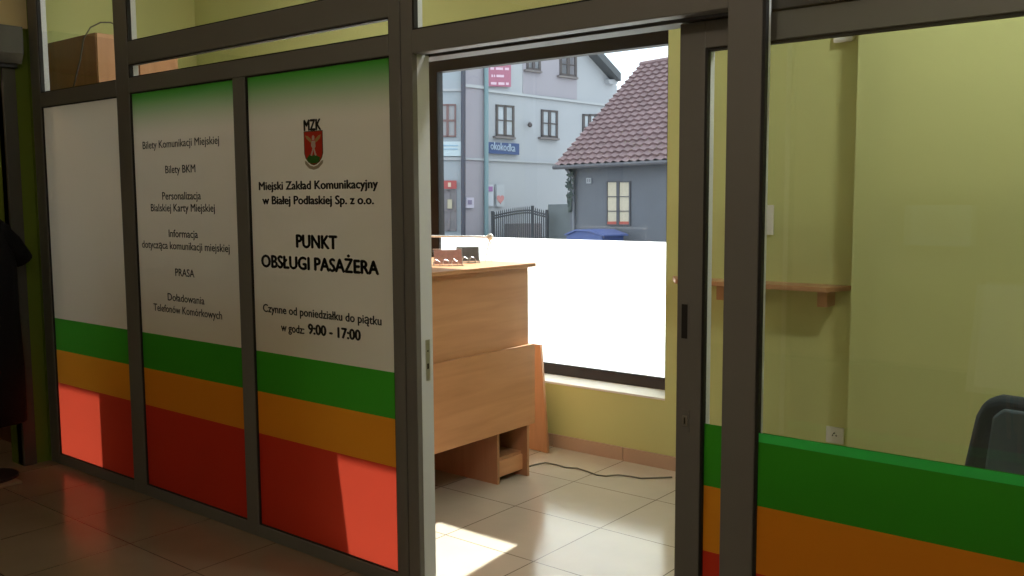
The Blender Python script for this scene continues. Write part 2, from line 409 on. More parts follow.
em.prism(epoly([(.42, .72), (.60, .72), (.62, .55), (.56, .50), (.66, .30), (.58, .29), (.5, .46), (.42, .29), (.34, .30), (.46, .50), (.38, .58)], FY-.0009), (0, .0002, 0))
em.prism(epoly([(.44, .74), (.44, .84), (.5, .88), (.57, .84), (.57, .74)], FY-.0009), (0, .0002, 0))
em.mat(pr('crest_gold', (.38, .28, .10), .5))
em.prism(epoly([(.40, .76), (.22, .86), (.08, .88), (.16, .78), (.30, .70), (.40, .66)], FY-.0008), (0, .0002, 0))
em.prism(epoly([(.61, .76), (.78, .86), (.92, .88), (.85, .78), (.72, .70), (.61, .66)], FY-.0008), (0, .0002, 0))
em.mat(pr('crest_ribbon', (.33, .28, .20), .5))
em.prism(epoly([(.03, .16), (.12, .14), (.3, .02), (.5, -.02), (.7, .02), (.9, .14), (1.0, .16), (.98, .07), (.74, -.07), (.5, -.11), (.26, -.07), (.05, .06)], FY-.0006), (0, .0002, 0))
em.build('crest', None, f3)
# strike plate on the doorway post (faces the opening)
st = MB().mat(M['chrome']).box(-2.412, -2.4095, PY+.046, PY+.068, .82, .975)
st.mat(M['gasket']).box(-2.4097, -2.409, PY+.052, PY+.061, .865, .885).box(-2.4097, -2.409, PY+.053, PY+.060, .93, .935)
st.build('strike_plate', None, par)

# ================================================================== SLIDING DOOR
DY = 2.52
sd = thing('sliding_door', (-.75, DY, 0), 'grey framed glass sliding door pushed open behind the fixed right pane', 'door')
def dbar(x0, x1, z0, z1, nm): return bx(x0, x1, DY, DY+.060, z0, z1).build(nm, M['frame'], sd, bevel=.002)
DX0, DX1, DT = -1.388, -.10, 2.012
dbar(DX0, -1.305, .012, DT, 'stile'); dbar(DX1-.085, DX1, .012, DT, 'stile')
dbar(-1.305, DX1-.085, 1.934, DT, 'rail'); dbar(-1.305, DX1-.085, .012, .10, 'rail')
g = MB(); a, b, c, d = -1.305, DX1-.085, .10, 1.934
g.box(a, a+.008, DY+.002, DY+.021, c, d).box(b-.008, b, DY+.002, DY+.021, c, d).box(a+.008, b-.008, DY+.008, DY+.03, d-.008, d).box(a+.008, b-.008, DY+.008, DY+.03, c, c+.008)
g.build('gasket', M['gasket'], sd)
bx(a-.001, a+.0012, DY+.022, DY+.060, c, d).build('silver_liner', M['silver'], sd)
bx(a+.008, b-.008, DY+.015, DY+.020, c+.008, d-.008).build('glass_pane', M['glass'], sd)
df = MB().poly([(a+.008, DY+.0145, c+.008), (b-.008, DY+.0145, c+.008), (b-.008, DY+.0145, .812), (a+.008, DY+.0145, .812)]).build('printed_foil', None, sd); df.data.materials.clear(); df.data.materials.append(M['foil_door'])
mh = MB().mat(M['frame']).box(-1.376, -1.346, DY-.0015, DY+.001, 1.06, 1.185).mat(M['gasket']).box(-1.371, -1.351, DY-.0022, DY-.001, 1.07, 1.175)
mh.build('recessed_pull', None, sd)
mh = MB().mat(M['frame']).box(-1.370, -1.340, DY-.002, DY+.001, .78, .85).mat(M['chrome']).box(-1.362, -1.346, DY-.006, DY-.002, .80, .832).mat(M['gasket']).box(-1.356, -1.352, DY-.007, DY-.006, .806, .826)
mh.build('lock', None, sd)
tr = MB().box(-2.60, .62, DY-.012, DY+.075, 2.014, 2.060)
tag(tr.build('door_track', pr('dark_track', (.055, .05, .045), .45), None, bevel=.003), 'dark grey overhead track of the sliding door, behind the doorway beam', 'door track')

# ================================================================== DESK
desk = thing('reception_desk', (-3.3, 3.4, 0), 'tall beech laminate reception desk beyond the doorway, open pedestal at its end', 'desk')
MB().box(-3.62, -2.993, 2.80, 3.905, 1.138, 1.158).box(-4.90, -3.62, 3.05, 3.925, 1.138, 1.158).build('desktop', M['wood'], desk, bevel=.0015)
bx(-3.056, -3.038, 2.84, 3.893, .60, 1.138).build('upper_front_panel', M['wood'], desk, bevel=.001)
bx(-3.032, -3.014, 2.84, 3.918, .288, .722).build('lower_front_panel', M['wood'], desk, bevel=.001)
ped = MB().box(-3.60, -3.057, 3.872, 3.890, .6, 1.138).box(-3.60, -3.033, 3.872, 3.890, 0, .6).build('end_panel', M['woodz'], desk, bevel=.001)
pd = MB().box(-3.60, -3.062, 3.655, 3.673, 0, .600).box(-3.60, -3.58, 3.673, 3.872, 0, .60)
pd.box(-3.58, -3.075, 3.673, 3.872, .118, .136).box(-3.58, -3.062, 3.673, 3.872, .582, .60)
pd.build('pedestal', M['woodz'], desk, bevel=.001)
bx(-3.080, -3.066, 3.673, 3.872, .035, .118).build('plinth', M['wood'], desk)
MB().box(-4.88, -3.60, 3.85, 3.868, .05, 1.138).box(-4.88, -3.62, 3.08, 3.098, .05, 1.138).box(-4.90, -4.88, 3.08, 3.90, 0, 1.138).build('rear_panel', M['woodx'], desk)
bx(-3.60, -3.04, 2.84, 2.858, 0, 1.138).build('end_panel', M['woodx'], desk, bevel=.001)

# board leaning behind the desk
bd = MB()
p = [at(523, 345, 4.36), at(540.5, 345, 4.36), at(547.5, 447, 4.30), at(523, 444, 4.30)]
p[2].z = 0.002; p[3].z = .012; p[3].x = -3.51; p[0].z = p[1].z
bd.prism(p, (0, .02, 0))
tag(bd.build('loose_board', M['woodz'], None, bevel=.001), 'loose beech board leaning between the desk end and the window wall', 'board')

# things on the desk
paper = pr('printed_paper', (.62, .60, .60), .6, noise=.25, nscale=60)
pink = pr('pink_printed_paper', (.55, .30, .28), .6, noise=.3, nscale=50)
ZD = 1.158
def holder(loc, rot, w, h, mat, label):
    t = thing('leaflet_holder', loc, label, 'leaflet holder', 'leaflet holders on the desk')
    t.rotation_euler = (0, 0, rot)
    def L(mb, nm, m, par=t, **k):
        o = mb.build(nm, m, None, **k); o.parent = par; return o
    # wire stand: base loop, back loop
    f = MB(); r = .002
    f.tube([(-w/2, -.07, r), (w/2, -.07, r), (w/2, .05, r), (-w/2, .05, r), (-w/2, -.07, r)], r)
    f.tube([(-w/2, .02, r), (-w/2, .055, h), (w/2, .055, h), (w/2, .02, r)], r)
    for q in (-.3, 0, .3):
        f.tube([(q*w, -.07, r), (q*w, -.085, .02), (q*w-.02, -.085, .035), (q*w-.03, -.075, .02), (q*w-.03, -.06, r)], r)
    L(f, 'wire_frame', M['chrome'])
    bk = L(MB().prism([Vector((-w/2+.004, -.01, .008)), Vector((w/2-.004, -.01, .008)), Vector((w/2-.004, .035, h*.95)), Vector((-w/2+.004, .035, h*.95))], (0, .006, 0)), 'leaflets', mat)
    return t
hA = holder((-3.31, 3.28, ZD), .9, .20, .085, paper, 'wire leaflet holder with grey prints, nearest the doorway edge on the desk')
hB = holder((-3.27, 3.52, ZD), .8, .15, .08, pink, 'wire leaflet holder with reddish prints, the middle one on the desk')
hC = holder((-3.33, 3.74, ZD), .75, .13, .085, pr('grey_card', (.16, .17, .19), .5, noise=.3, nscale=40), 'wire leaflet holder with dark grey card, nearest the window on the desk')
# white rod stand with ball joint
rb = thing('wire_display_stand', (-3.5, 3.9, ZD), 'thin white display stand with horizontal rod, ball joint and splayed legs on the desk', 'display stand')
J = at(490, 237, 3.86); L0 = at(380, 235.5, 3.70)
MB().tube([L0, J], .006).build('rod', M['wire'], rb, smooth=True)
MB().sphere(J, .019).build('ball_joint', M['plastic'], rb, smooth=True)
for (x, yy) in ((485, 3.80), (491.5, 3.86)):
    q = at(x, 258, yy); q.z = ZD+.003
    MB().tube([J, q], .0032).build('leg', M['wire'], rb)
q = at(400, 258, 3.72); q.z = ZD; MB().tube([at(400, 235.8, 3.73), q], .003).build('leg', M['wire'], rb)
hp = thing('wire_hook', (-3.5, 3.85, ZD), 'thin bent white wire loop standing on the desk beside the stand', 'wire loop')
A = at(468, 262, 3.80); B_ = at(476, 262, 3.80); T = at(469, 246, 3.80); T2 = at(474.5, 246, 3.80)
A.z = B_.z = ZD
MB().tube([A, T, (T+T2)/2+Vector((0, 0, .006)), T2, B_], .0016).build('loop', M['wire'], hp)

# cable on the floor
cb = []
for x, y in [(524, 468), (533, 465), (545, 462.5), (556, 464.5), (566, 467.5), (577, 468), (588, 471.5), (597, 475), (606, 476), (618, 474.8), (630, 476.2), (641, 478.3), (655, 477.8), (672, 477)]:
    d = ray(x, y); cb.append(EYE + d*((.005-EYE.z)/d.z))
tag(MB().tube(cb, .0045, 8).build('floor_cable', M['cable'], None, smooth=True), 'thin grey cable snaking over the floor tiles below the window', 'cable')

# ================================================================== RIGHT PART OF THE ROOM
sh = thing('wall_shelf', (-2.0, WY, 1.05), 'narrow beech shelf with angled ends on the wall right of the window', 'shelf')
MB().prism([Vector((-2.48, WY, 1.052)), Vector((-1.515, WY, 1.052)), Vector((-1.575, 4.28, 1.052)), Vector((-2.37, 4.28, 1.052))], (0, 0, .023)).build('board', M['woodx'], sh, bevel=.0015)
for X in (at(720.5, 297, 4.34).x, at(822, 297, 4.34).x):
    bx(X-.024, X+.024, WY-.11, WY, .975, 1.052).build('bracket', M['woodz'], sh, bevel=.002)
so_ = thing('power_socket', (-1.58, WY, .33), 'white square power socket low on the yellow wall below the shelf', 'socket')
sp0 = at(825.5, 426, WY-.012); sp1 = at(843.5, 445, WY-.012)
zc = (sp0.z+sp1.z)/2; xc = (sp0.x+sp1.x)/2
bx(xc-.043, xc+.043, WY-.012, WY, zc-.04, zc+.04).build('face_plate', M['plastic'], so_, bevel=.003)
MB().tube([(xc, WY-.0135, zc), (xc, WY-.0122, zc)], .024, 24).build('outlet', M['plastic'], so_)
MB().tube([(xc-.009, WY-.0142, zc), (xc-.009, WY-.0138, zc)], .004).tube([(xc+.009, WY-.0142, zc), (xc+.009, WY-.0138, zc)], .004).tube([(xc, WY-.022, zc+.012), (xc, WY-.0138, zc+.012)], .004).build('pin_holes', M['dark'], so_)
a = at(767, 205, WY-.01); b = at(772, 235, WY-.01)
tag(bx(a.x-.02, b.x+.005, WY-.014, WY, b.z, a.z).build('wall_switch', M['plastic'], None, bevel=.003), 'tall white switch plate on the yellow wall above the shelf', 'switch')
ms_ = thing('motion_sensor', (-1.56, WY, 2.23), 'small white motion sensor high in the wall corner', 'sensor')
MB().prism([Vector((-1.62, WY, 2.30)), Vector((-1.53, WY, 2.30)), Vector((-1.53, WY-.05, 2.28)), Vector((-1.62, WY-.05, 2.28))], (0, 0, -.07)).build('housing', M['plastic'], ms_, bevel=.006)
bx(-1.605, -1.545, WY-.055, WY-.048, 2.22, 2.26).build('lens', M['white'], ms_)

# office chair seen over the green stripe
ch = thing('office_chair', (-.43, 3.35, 0), 'dark blue-black office chair at the right edge behind the green stripe', 'chair')
def cbk():
    m = MB(); prof = [(.27, .56), (.275, .60), (.24, .80), (.215, .855), (.17, .875)]
    pts = [Vector((-x, 0, z)) for x, z in prof] + [Vector((x, 0, z)) for x, z in prof[::-1]]
    m.prism(pts, (0, .07, 0)); return m
mchair = pr('chair_fabric', (.035, .055, .07), .75, 0, .3, .15, 40, .2)
def addl(mb, nm, mat, rotz=0, loc=(0, 0, 0), **k):
    o = mb.build(nm, mat, None, **k); o.parent = ch; o.rotation_euler = (0, 0, rotz); o.location = loc; return o
addl(cbk(), 'backrest', mchair, math.radians(-8), (-.02, -.20, 0), bevel=.025, seg=4, smooth=False)
m = MB(); pts = [Vector((-x, 0, z)) for x, z in [(.20, .61), (.18, .81), (.15, .84)]] + [Vector((x, 0, z)) for x, z in [(.15, .84), (.18, .81), (.20, .61)]]
m.prism(pts, (0, .02, 0)); addl(m, 'back_cushion', pr('chair_panel', (.09, .14, .18), .6, noise=.2, nscale=12), math.radians(-8), (-.022, -.215, 0), bevel=.008)
addl(bx(-.25, .25, -.18, .28, .43, .51), 'seat', mchair, bevel=.03, seg=3)
addl(MB().tube([(0, .05, .10), (0, .05, .43)], .028, 16), 'column', M['dark'], smooth=False)
addl(MB().tube([(0, 0, .44), (0, -.16, .48), (0, -.17, .66)], .018, 8), 'back_bar', M['dark'])
for k in range(5):
    an = k*2*math.pi/5+.3; c_, s_ = math.cos(an), math.sin(an)
    addl(MB().tube([(0, .05, .11), (.27*c_, .05+.27*s_, .075)], [.028, .016], 8), 'leg', M['dark'])
    addl(MB().sphere((.27*c_, .05+.27*s_, .03), (.03, .03, .03), 12), 'caster', M['dark'])

# wardrobe seen through the upper panes
XC = -5.6
n0 = atx(96, 32, XC); n1 = atx(178, 55, XC)
zt = 2.38
wd = thing('wardrobe', (XC-.3, 3.1, 0), 'tall orange-brown wardrobe seen through the upper panes on the left', 'wardrobe')
ya, yb = n0.y, n1.y; zt = n0.z
bx(-6.45, XC-.018, ya, yb, 0, zt).build('carcass', M['brown'], wd, bevel=.002)
for k in range(2):
    y0 = ya+.004+(yb-ya)/2*k; y1 = y0+(yb-ya)/2-.008
    d_ = bx(XC-.018, XC, y0, y1, .08, zt-.003).build('door', M['woodz'], wd, bevel=.001)
    yk = y1-.04 if k == 0 else y0+.04
    MB().tube([(XC, yk, 1.0), (XC+.025, yk, 1.0), (XC+.025, yk, 1.12), (XC, yk, 1.12)], .004).build('handle', M['chrome'], d_)
cp = [atx(x, y, XC-.05) for x, y in [(66, 92), (74, 60), (77, 40), (84, 29), (94, 24), (104, 24), (112, 28), (118, 35)]]
cp[-1].z = max(cp[-1].z, zt+.006)
tag(MB().tube([Vector((c.x+.08, c.y, c.z)) for c in cp], .0045).build('black_cable', M['dark'], None, smooth=True), 'black cable arching over the top of the wardrobe', 'cable')

# ================================================================== LEFT END OF THE CORRIDOR
rs = thing('roller_shutter_box', (LX+.05, 2.2, 2.24), 'grey roller shutter box above the dark shop doorway at far left', 'shutter box')
yr = atx(23.5, 45, LX+.1).y
z0 = 2.245; z1 = 2.447
MB().prism([Vector((LX, yr, z1)), Vector((LX+.10, yr, z1-.004)), Vector((LX+.10, yr, z0+.055)), Vector((LX+.07, yr, z0)), Vector((LX, yr, z0))], (0, -1.6, 0)).build('casing', pr('dark_grey_metal', (.075, .075, .06), .5), rs, bevel=.003)
bx(LX+.012, LX+.060, yr-1.6, yr-.02, z0-.02, z0).build('guide_slot', M['gasket'], rs)
sf = thing('shop_door_frame', (LX, 2.25, 0), 'grey metal door frame of the dark shop at the far left', 'door frame')
yrr = atx(21, 200, LX).y
bx(LX-.06, LX+.02, yl, yrr, 0, z0-.02).build('jamb', pr('dark_jamb', (.06, .06, .05), .5), sf, bevel=.003)
bx(LX-.06, LX+.02, .9, .98, 0, z0-.02).build('jamb', M['frame'], sf, bevel=.003)
# shop interior
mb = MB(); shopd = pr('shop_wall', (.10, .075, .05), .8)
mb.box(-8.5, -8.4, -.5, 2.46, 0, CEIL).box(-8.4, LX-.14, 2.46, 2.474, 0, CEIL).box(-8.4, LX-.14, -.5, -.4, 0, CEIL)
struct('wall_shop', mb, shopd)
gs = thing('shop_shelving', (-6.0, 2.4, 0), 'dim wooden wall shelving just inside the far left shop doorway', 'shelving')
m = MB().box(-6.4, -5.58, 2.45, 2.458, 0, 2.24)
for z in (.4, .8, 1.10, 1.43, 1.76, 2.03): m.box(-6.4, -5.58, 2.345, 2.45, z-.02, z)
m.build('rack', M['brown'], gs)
for (x0, z, h, c, lb) in ((-5.70, 1.76, .20, (.62, .30, .07), 'bright orange upright box on the shop shelf at the far left edge'),
                          (-5.68, 2.03, .12, (.50, .17, .06), 'red-orange box on the top shop shelf at the far left edge'),
                          (-5.69, 1.43, .15, (.10, .07, .10), 'dark box on the shop shelf below the bright orange one'),
                          (-5.67, 1.10, .18, (.28, .08, .06), 'dull reddish box on the lowest visible shop shelf')):
    t = thing('goods_box', (x0, 2.4, z), lb, 'box', 'boxed goods in the shop')
    bx(x0, x0+.085, 2.36, 2.445, z, z+h).build('carton', pr('carton', c, .6), t, bevel=.002)
    bx(x0, x0+.085, 2.36, 2.445, z+h, z+h+.006).build('lid', pr('carton_lid', tuple(q*.8 for q in c), .6), t)
t = thing('added_shop_lamp', (-6.2, 1.7, CEIL), 'unseen small warm pendant lamp added inside the far left shop', 'lamp')  # added fixture out of view, warms the boxes on the shelves
MB().tube([(-6.2, 1.7, CEIL), (-6.2, 1.7, 2.75)], .006).build('cord', M['dark'], t)
MB().lathe([(.02, .10), (.10, 0), (.095, 0), (.015, .095)], (-6.2, 1.7, 2.66)).build('lamp_shade', M['dark'], t)
l = bpy.data.lights.new('lamp', 'POINT'); l.shadow_soft_size = .03; l.energy = SHOP_FILL*8; l.color = (1, .72, .42)
o = bpy.data.objects.new('fill_light', l); COL.objects.link(o); o.location = (-6.2, 1.7, 2.60)

# black jacket on a stand in front of the shop
jk = thing('black_jacket', (-5.28, 2.02, .7), 'black jacket hanging beside the shop doorway at far left, sleeve spread out', 'jacket')
JX = -5.28
sections = [  # z, y half-width, x half-depth
    (1.45, .07, .05), (1.42, .12, .07), (1.37, .20, .09), (1.25, .22, .11), (1.10, .22, .12), (.9, .22, .12), (.6, .23, .12), (.3, .23, .12)]
m = MB(); rings = []; CY = atx(17, 300, JX).y-.215
for z, hw, hd in sections:
    ring = [m.bm.verts.new((JX+hd*math.sin(k*2*math.pi/20)*(1+.05*math.sin(k*2.3+z*9)), CY+hw*math.cos(k*2*math.pi/20), z)) for k in range(20)]
    rings.append(ring)
for a, b in zip(rings, rings[1:]):
    for k in range(20): m.bm.faces.new((a[k], a[(k+1) % 20], b[(k+1) % 20], b[k]))
m.bm.faces.new(rings[0]); m.bm.faces.new(rings[-1][::-1])
m.build('body', M['blackcloth'], jk, smooth=True)
s0 = Vector((JX, CY+.10, 1.37)); s2 = atx(23, 264, JX)
s1 = Vector((JX+.02, (s0.y+s2.y)/2+.01, 1.27))
MB().tube([s0, s1, s2+Vector((0, 0, .02))], [.06, .06, .055], 14).build('sleeve', M['blackcloth'], jk, smooth=True)
MB().tube([(JX, CY, .03), (JX, CY, .3)], .015).lathe([(.16, 0), (.16, .012), (.03, .03)], (JX, CY, .015)).build('stand', M['dark'], jk)
tag(bx(LX+.02, LX+.34, 1.2, 2.12, 0, .014).build('door_mat', pr('tan_mat', (.26, .20, .13), .9, noise=.2, nscale=40), None, bevel=.004), 'tan mat on the floor below the far left shop doorway', 'mat')

# ================================================================== CORRIDOR BEHIND THE CAMERA (seen only as reflections)
pb = thing('poster_stand', (-1.17, -1.05, 0), 'white poster on a leaning stand, visible as a pale reflection in the right pane', 'poster stand')
MB().prism([Vector((-1.32, -1.0, .35)), Vector((-1.0, -1.0, .35)), Vector((-1.03, -1.10, .98)), Vector((-1.30, -1.10, .98))], (0, -.01, 0)).build('poster', M['white'], pb)
MB().tube([(-1.30, -1.0, .0), (-1.27, -1.12, 1.0)], .012).tube([(-1.02, -1.0, 0), (-1.06, -1.12, 1.0)], .012).tube([(-1.16, -1.45, 0), (-1.16, -1.12, 1.0)], .012).build('legs', M['woodz'], pb)

a = at(905, 205, 8.46); b = at(970, 247, 8.46)
tag(bx(a.x, b.x, -3.6, -3.585, b.z, a.z).build('wall_notice', M['white'], None), 'white paper notice on the corridor wall behind the camera, a faint reflection', 'notice')
for i, (x, y, e, lc) in enumerate(HALL_FILL_LAMPS):  # fixtures added out of view as the corridor's light
    t = thing('added_ceiling_lamp', (x, y, CEIL), 'added unseen round white ceiling lamp %s' % ('behind the camera' if i == 0 else 'at the far end of the corridor'), 'lamp')
    MB().lathe([(.16, -.03), (.17, 0)], (x, y, CEIL), 32).build('base', M['white'], t)
    MB().lathe([(.02, -.20), (.09, -.19), (.13, -.13), (.12, -.06), (.07, -.03)], (x, y, CEIL), 32).build('lamp_globe', M['globe'], t, smooth=True)
    l = bpy.data.lights.new('lamp', 'POINT'); l.shadow_soft_size = .10; l.energy = e; l.color = lc
    o = bpy.data.objects.new('fill_light', l); COL.objects.link(o); o.location = (x, y, CEIL-.32)
for i, (x, y, e) in enumerate(ROOM_FILL_LAMPS):  # fixtures added out of view to lift the room walls and floor
    t = thing('added_ceiling_lamp', (x, y, CEIL), 'added unseen round white ceiling lamp inside the service room, %s' % ('above the doorway side' if i == 0 else 'above the desk side'), 'lamp')
    MB().lathe([(.2, -.03), (.22, 0)], (x, y, CEIL), 32).build('base', M['white'], t)
    MB().lathe([(.02, -.20), (.09, -.19), (.13, -.13), (.12, -.06), (.07, -.03)], (x, y, CEIL), 32).build('lamp_globe', M['globe'], t, smooth=True)
    l = bpy.data.lights.new('lamp', 'POINT'); l.shadow_soft_size = .10; l.energy = e; l.color = (1, .97, .92)
    o = bpy.data.objects.new('fill_light', l); COL.objects.link(o); o.location = (x, y, CEIL-.32)

# ================================================================== STREET
ZS = -.15
struct('ground_street', bx(-70, 30, WO, 90, ZS-.2, ZS), pr('asphalt', (.20, .20, .20), .9, noise=.15, nscale=2))
PA = Vector((-24.3, 29.2, 0)); uA = Vector((math.sin(math.radians(4.87)), math.cos(math.radians(4.87)), 0)); nA = Vector((uA.y, -uA.x, 0))
def A(x, y, off=0): return atp(x, y, PA+nA*off, nA)
plA = pr('pale_blue_plaster', (.43, .45, .48), .85, noise=.04, nscale=1)
plP = pr('pinkish_grey_plaster', (.37, .35, .39), .85, noise=.04, nscale=1)
dkf = pr('grey_brown_window_frame', (.10, .085, .085), .6)
wgl = pr('reflective_window_pane', (.42, .46, .50), .15, noise=.5, nscale=1.3)
ba = thing('apartment_building', (-24.3, 30, ZS), 'pale blue-grey gabled building across the street with brown framed windows', 'building')
def down(p): q = p.copy(); q.z = ZS; return q
pl_ = [down(A(463.5, 240)), down(A(617, 240)), A(617, 86), A(590, 49.6), A(540, -7), A(463.5, -60)]
MB().prism(pl_, -nA*9).build('wall', plA, ba)
# roof slab along the verge
r0, r1 = A(621, 81, .5), A(540, -9, .5)
MB().prism([r0, r0+Vector((0, 0, .35)), r1+Vector((0, 0, .4)), r1], -nA*10).build('roof', pr('dark_roof_edge', (.10, .11, .12), .7), ba)
MB().prism([A(608, 79.5, .25), A(619, 79, .25), A(617, 84, .25), A(610, 84, .25)], -nA*.3).build('eave_return', plA, ba)
MB().prism([A(523, 50, .02), A(577, 50, .02), A(577, 99.5, .02), A(523, 93.5, .02)], -nA*.03).build('pink_plaster_field', plP, ba)
MB().prism([A(463.8, 40, .03), A(485.5, 40, .03), down(A(485.5, 240, .03)), down(A(463.8, 240, .03))], -nA*.03).build('pink_plaster_field', plP, ba)
def bandA(p, q, h, mat, nm='cornice'):
    a, b = A(*p, .10), A(*q, .10); MB().prism([a, b, b-Vector((0, 0, h)), a-Vector((0, 0, h))], -nA*.15).build(nm, mat, ba)
bandA((486, 89), (612, 104.5), .10, pr('pale_band', (.46, .48, .50), .8))
bandA((464, 83.5), (486, 86), .12, pr('pale_band', (.46, .48, .50), .8))
bandA((464, 157.5), (575, 163), .08, plA)
def winA(x0, x1, y0, y1, tag_=''):
    cx = (x0+x1)/2; k = .12*(1 if y1 < 100 else .08/.12 if y1 < 141 else 0)
    def Q(x, y, off): return A(x, y+k*(x-cx), off)
    f = MB()
    def bar_(xa, xb, ya_, yb_): f.prism([Q(xa, ya_, .06), Q(xb, ya_, .06), Q(xb, yb_, .06), Q(xa, yb_, .06)], -nA*.12)
    t = 1.9; m_ = (x0+x1)/2
    bar_(x0, x0+t, y0, y1); bar_(x1-t, x1, y0, y1); bar_(x0, x1, y0, y0+2); bar_(x0, x1, y1-2, y1); bar_(m_-1.3, m_+1.3, y0, y1); bar_(x0, x1, (y0+y1)/2-.8, (y0+y1)/2+.3)
    o = f.build('window', dkf, ba)
    MB().prism([Q(x0, y0, .02), Q(x1, y0, .02), Q(x1, y1, .02), Q(x0, y1, .02)], -nA*.03).build('pane', wgl, o)
    MB().prism([Q(x0-1, y1, .16), Q(x1+1.5, y1, .16), Q(x1+1.5, y1+2, .16), Q(x0-1, y1+2, .16)], -nA*.18).build('sill', pr('window_sill_grey', (.20, .18, .18), .7), o)
winA(496.5, 514.6, 105, 136.5); winA(541.8, 558.2, 110, 137.5); winA(583.2, 597, 114, 141); winA(560.2, 577, 54, 76); winA(527, 541, 48, 70)
MB().tube([down(A(486.3, 240, .15)), A(486.3, 40, .15)], .09).build('drainpipe', pr('teal_pipe', (.22, .33, .36), .6), ba)
MB().tube([down(A(463.3, 240, .2)), A(463.3, 40, .2)], .09).build('drainpipe', pr('dark_pipe', (.07, .075, .10), .6), ba)
MB().sphere(A(530, 125, .25), .10).tube([A(530, 123, .0), A(530, 124, .25)], .05).build('wall_lamp', dkf, ba)

def sign(name, x0, x1, y0, y1, mat, label, cat, slope=0., off=.14, fn=None):
    t = thing(name, down(A((x0+x1)/2, 200)), label, cat)
    def Q(x, y, o): return A(x, y+slope*(x-(x0+x1)/2), o)
    b_ = MB().prism([Q(x0, y0, off), Q(x1, y0, off), Q(x1, y1, off), Q(x0, y1, off)], -nA*.08).build('board', mat, t)
    return t, b_, Q
t, b_, Q = sign('pink_banner', 488.6, 511, 62, 86.5, pr('pink_banner', (.42, .15, .23), .6, noise=.1, nscale=3), 'pink square banner with pale lettering high on the building across the street', 'banner', .03)
lw = pr('pale_letters', (.75, .55, .66), .6)
for y, h in ((71.5, .19), (77, .17), (84.2, .2)):
    o = lettering({71.5: 'WYNAJEM', 77: 'LOKALE', 84.2: 'TEL 00000'}[y] if False else '■ ▪ ■ ▪ ■'.replace('■', 'm').replace('▪', 'n'), Q(491.5, y, .16), Q(508.5, y+.4, .16), h, t, lw, .03) if False else None
# illegible pale lines on the banner as broken strokes
for y, segs in ((67.5, ((490.5, 494), (496, 503), (505, 509))), (74.8, ((491.5, 493), (494, 495.2), (496.5, 504))), (82.3, ((491, 496.5), (498.5, 504.5), (506, 508.8)))):
    for a, b in segs:
        MB().prism([Q(a, y, .15), Q(b, y, .15), Q(b, y+2.4, .15), Q(a, y+2.4, .15)], -nA*.02).build('pale_stroke', lw, t)
t, b_, Q = sign('blue_shop_sign', 487.8, 519.3, 142.8, 154, pr('blue_sign', (.045, .085, .22), .6), 'dark blue shop sign with pale lettering on the building across the street', 'sign', .05)
lettering('okokodka', Q(490.5, 149.8, .16), Q(515.5, 151, .16), .30, t, pr('sign_letters', (.60, .72, .85), .6), .03)
t, b_, Q = sign('wall_notice', 466.5, 474, 197.5, 208, pr('lilac_notice', (.55, .52, .62), .6), 'small white framed notice on the pinkish wall beside the dark drainpipe', 'notice')
MB().prism([Q(468.3, 200, .16), Q(472, 200, .16), Q(472, 204.5, .16), Q(468.3, 204.5, .16)], -nA*.02).build('print', pr('purple_print', (.25, .22, .33), .6), t)
t, b_, Q = sign('wall_poster', 488, 493.5, 184.5, 206, pr('white_poster', (.52, .55, .60), .6), 'white poster with purple top on the wall right of the teal pipe', 'poster')
MB().prism([Q(488.3, 186.5, .16), Q(492.8, 186.5, .16), Q(492.8, 191.5, .16), Q(488.3, 191.5, .16)], -nA*.02).build('print', pr('purple_print', (.33, .16, .36), .6), t)
t, b_, Q = sign('wall_poster', 496.8, 504.5, 184.5, 206.5, pr('grey_poster', (.46, .49, .52), .6), 'pale poster with a pink heart-shaped print on the building across the street', 'poster')
c0 = Q(500.6, 199, .16); hs = []
for k in range(24):
    a = k*2*math.pi/24; hx = 16*math.sin(a)**3; hz = 13*math.cos(a)-5*math.cos(2*a)-2*math.cos(3*a)-math.cos(4*a)
    hs.append(c0 + uA*(hx*.012*1.1) + Vector((0, 0, hz*.0125)))
MB().prism(hs, -nA*.02).build('heart_print', pr('salmon_print', (.55, .24, .24), .6), t)

# neighbouring building left of the dark drainpipe
Pc = A(463, 198, .0)-uA*.03; uC = Vector((-.78, -.63, 0)).normalized(); nC = Vector((-uC.y, uC.x, 0)).normalized()
if nC.dot(EYE-Pc) < 0: nC = -nC
def Cc(x, y, off=0): return atp(x, y, Pc+nC*off, nC)
bc = thing('corner_building', Pc-Vector((0, 0, Pc.z-ZS)), 'grey building with a red-brown window left of the dark drainpipe', 'building')
plC = pr('grey_plaster', (.36, .40, .44), .85, noise=.05, nscale=1)
far = Pc+uC*9
MB().prism([down(Pc), down(far), down(far)-nA*6, down(Pc)-nA*9-uA*.05], (0, 0, 9.8)).build('wall', plC, bc)
def winC(x0, x1, y0, y1, mat, panem):
    f = MB()
    def b4(a, b, c, d): f.prism([Cc(a, c, .06), Cc(b, c, .06), Cc(b, d, .06), Cc(a, d, .06)], -nC*.1)
    b4(x0, x0+1.6, y0, y1); b4(x1-1.6, x1, y0, y1); b4(x0, x1, y0, y0+1.6); b4(x0, x1, y1-1.6, y1); b4((x0+x1)/2-1.2, (x0+x1)/2+1.2, y0, y1); b4(x0, x1, (y0+y1)/2-1, (y0+y1)/2+1)
    o = f.build('window', mat, bc)
    MB().prism([Cc(x0, y0, .02), Cc(x1, y0, .02), Cc(x1, y1, .02), Cc(x0, y1, .02)], -nC*.03).build('pane', panem, o)
winC(439, 456, 104, 137, pr('red_brown_frame', (.20, .12, .12), .6), pr('grey_pane', (.30, .30, .32), .2))
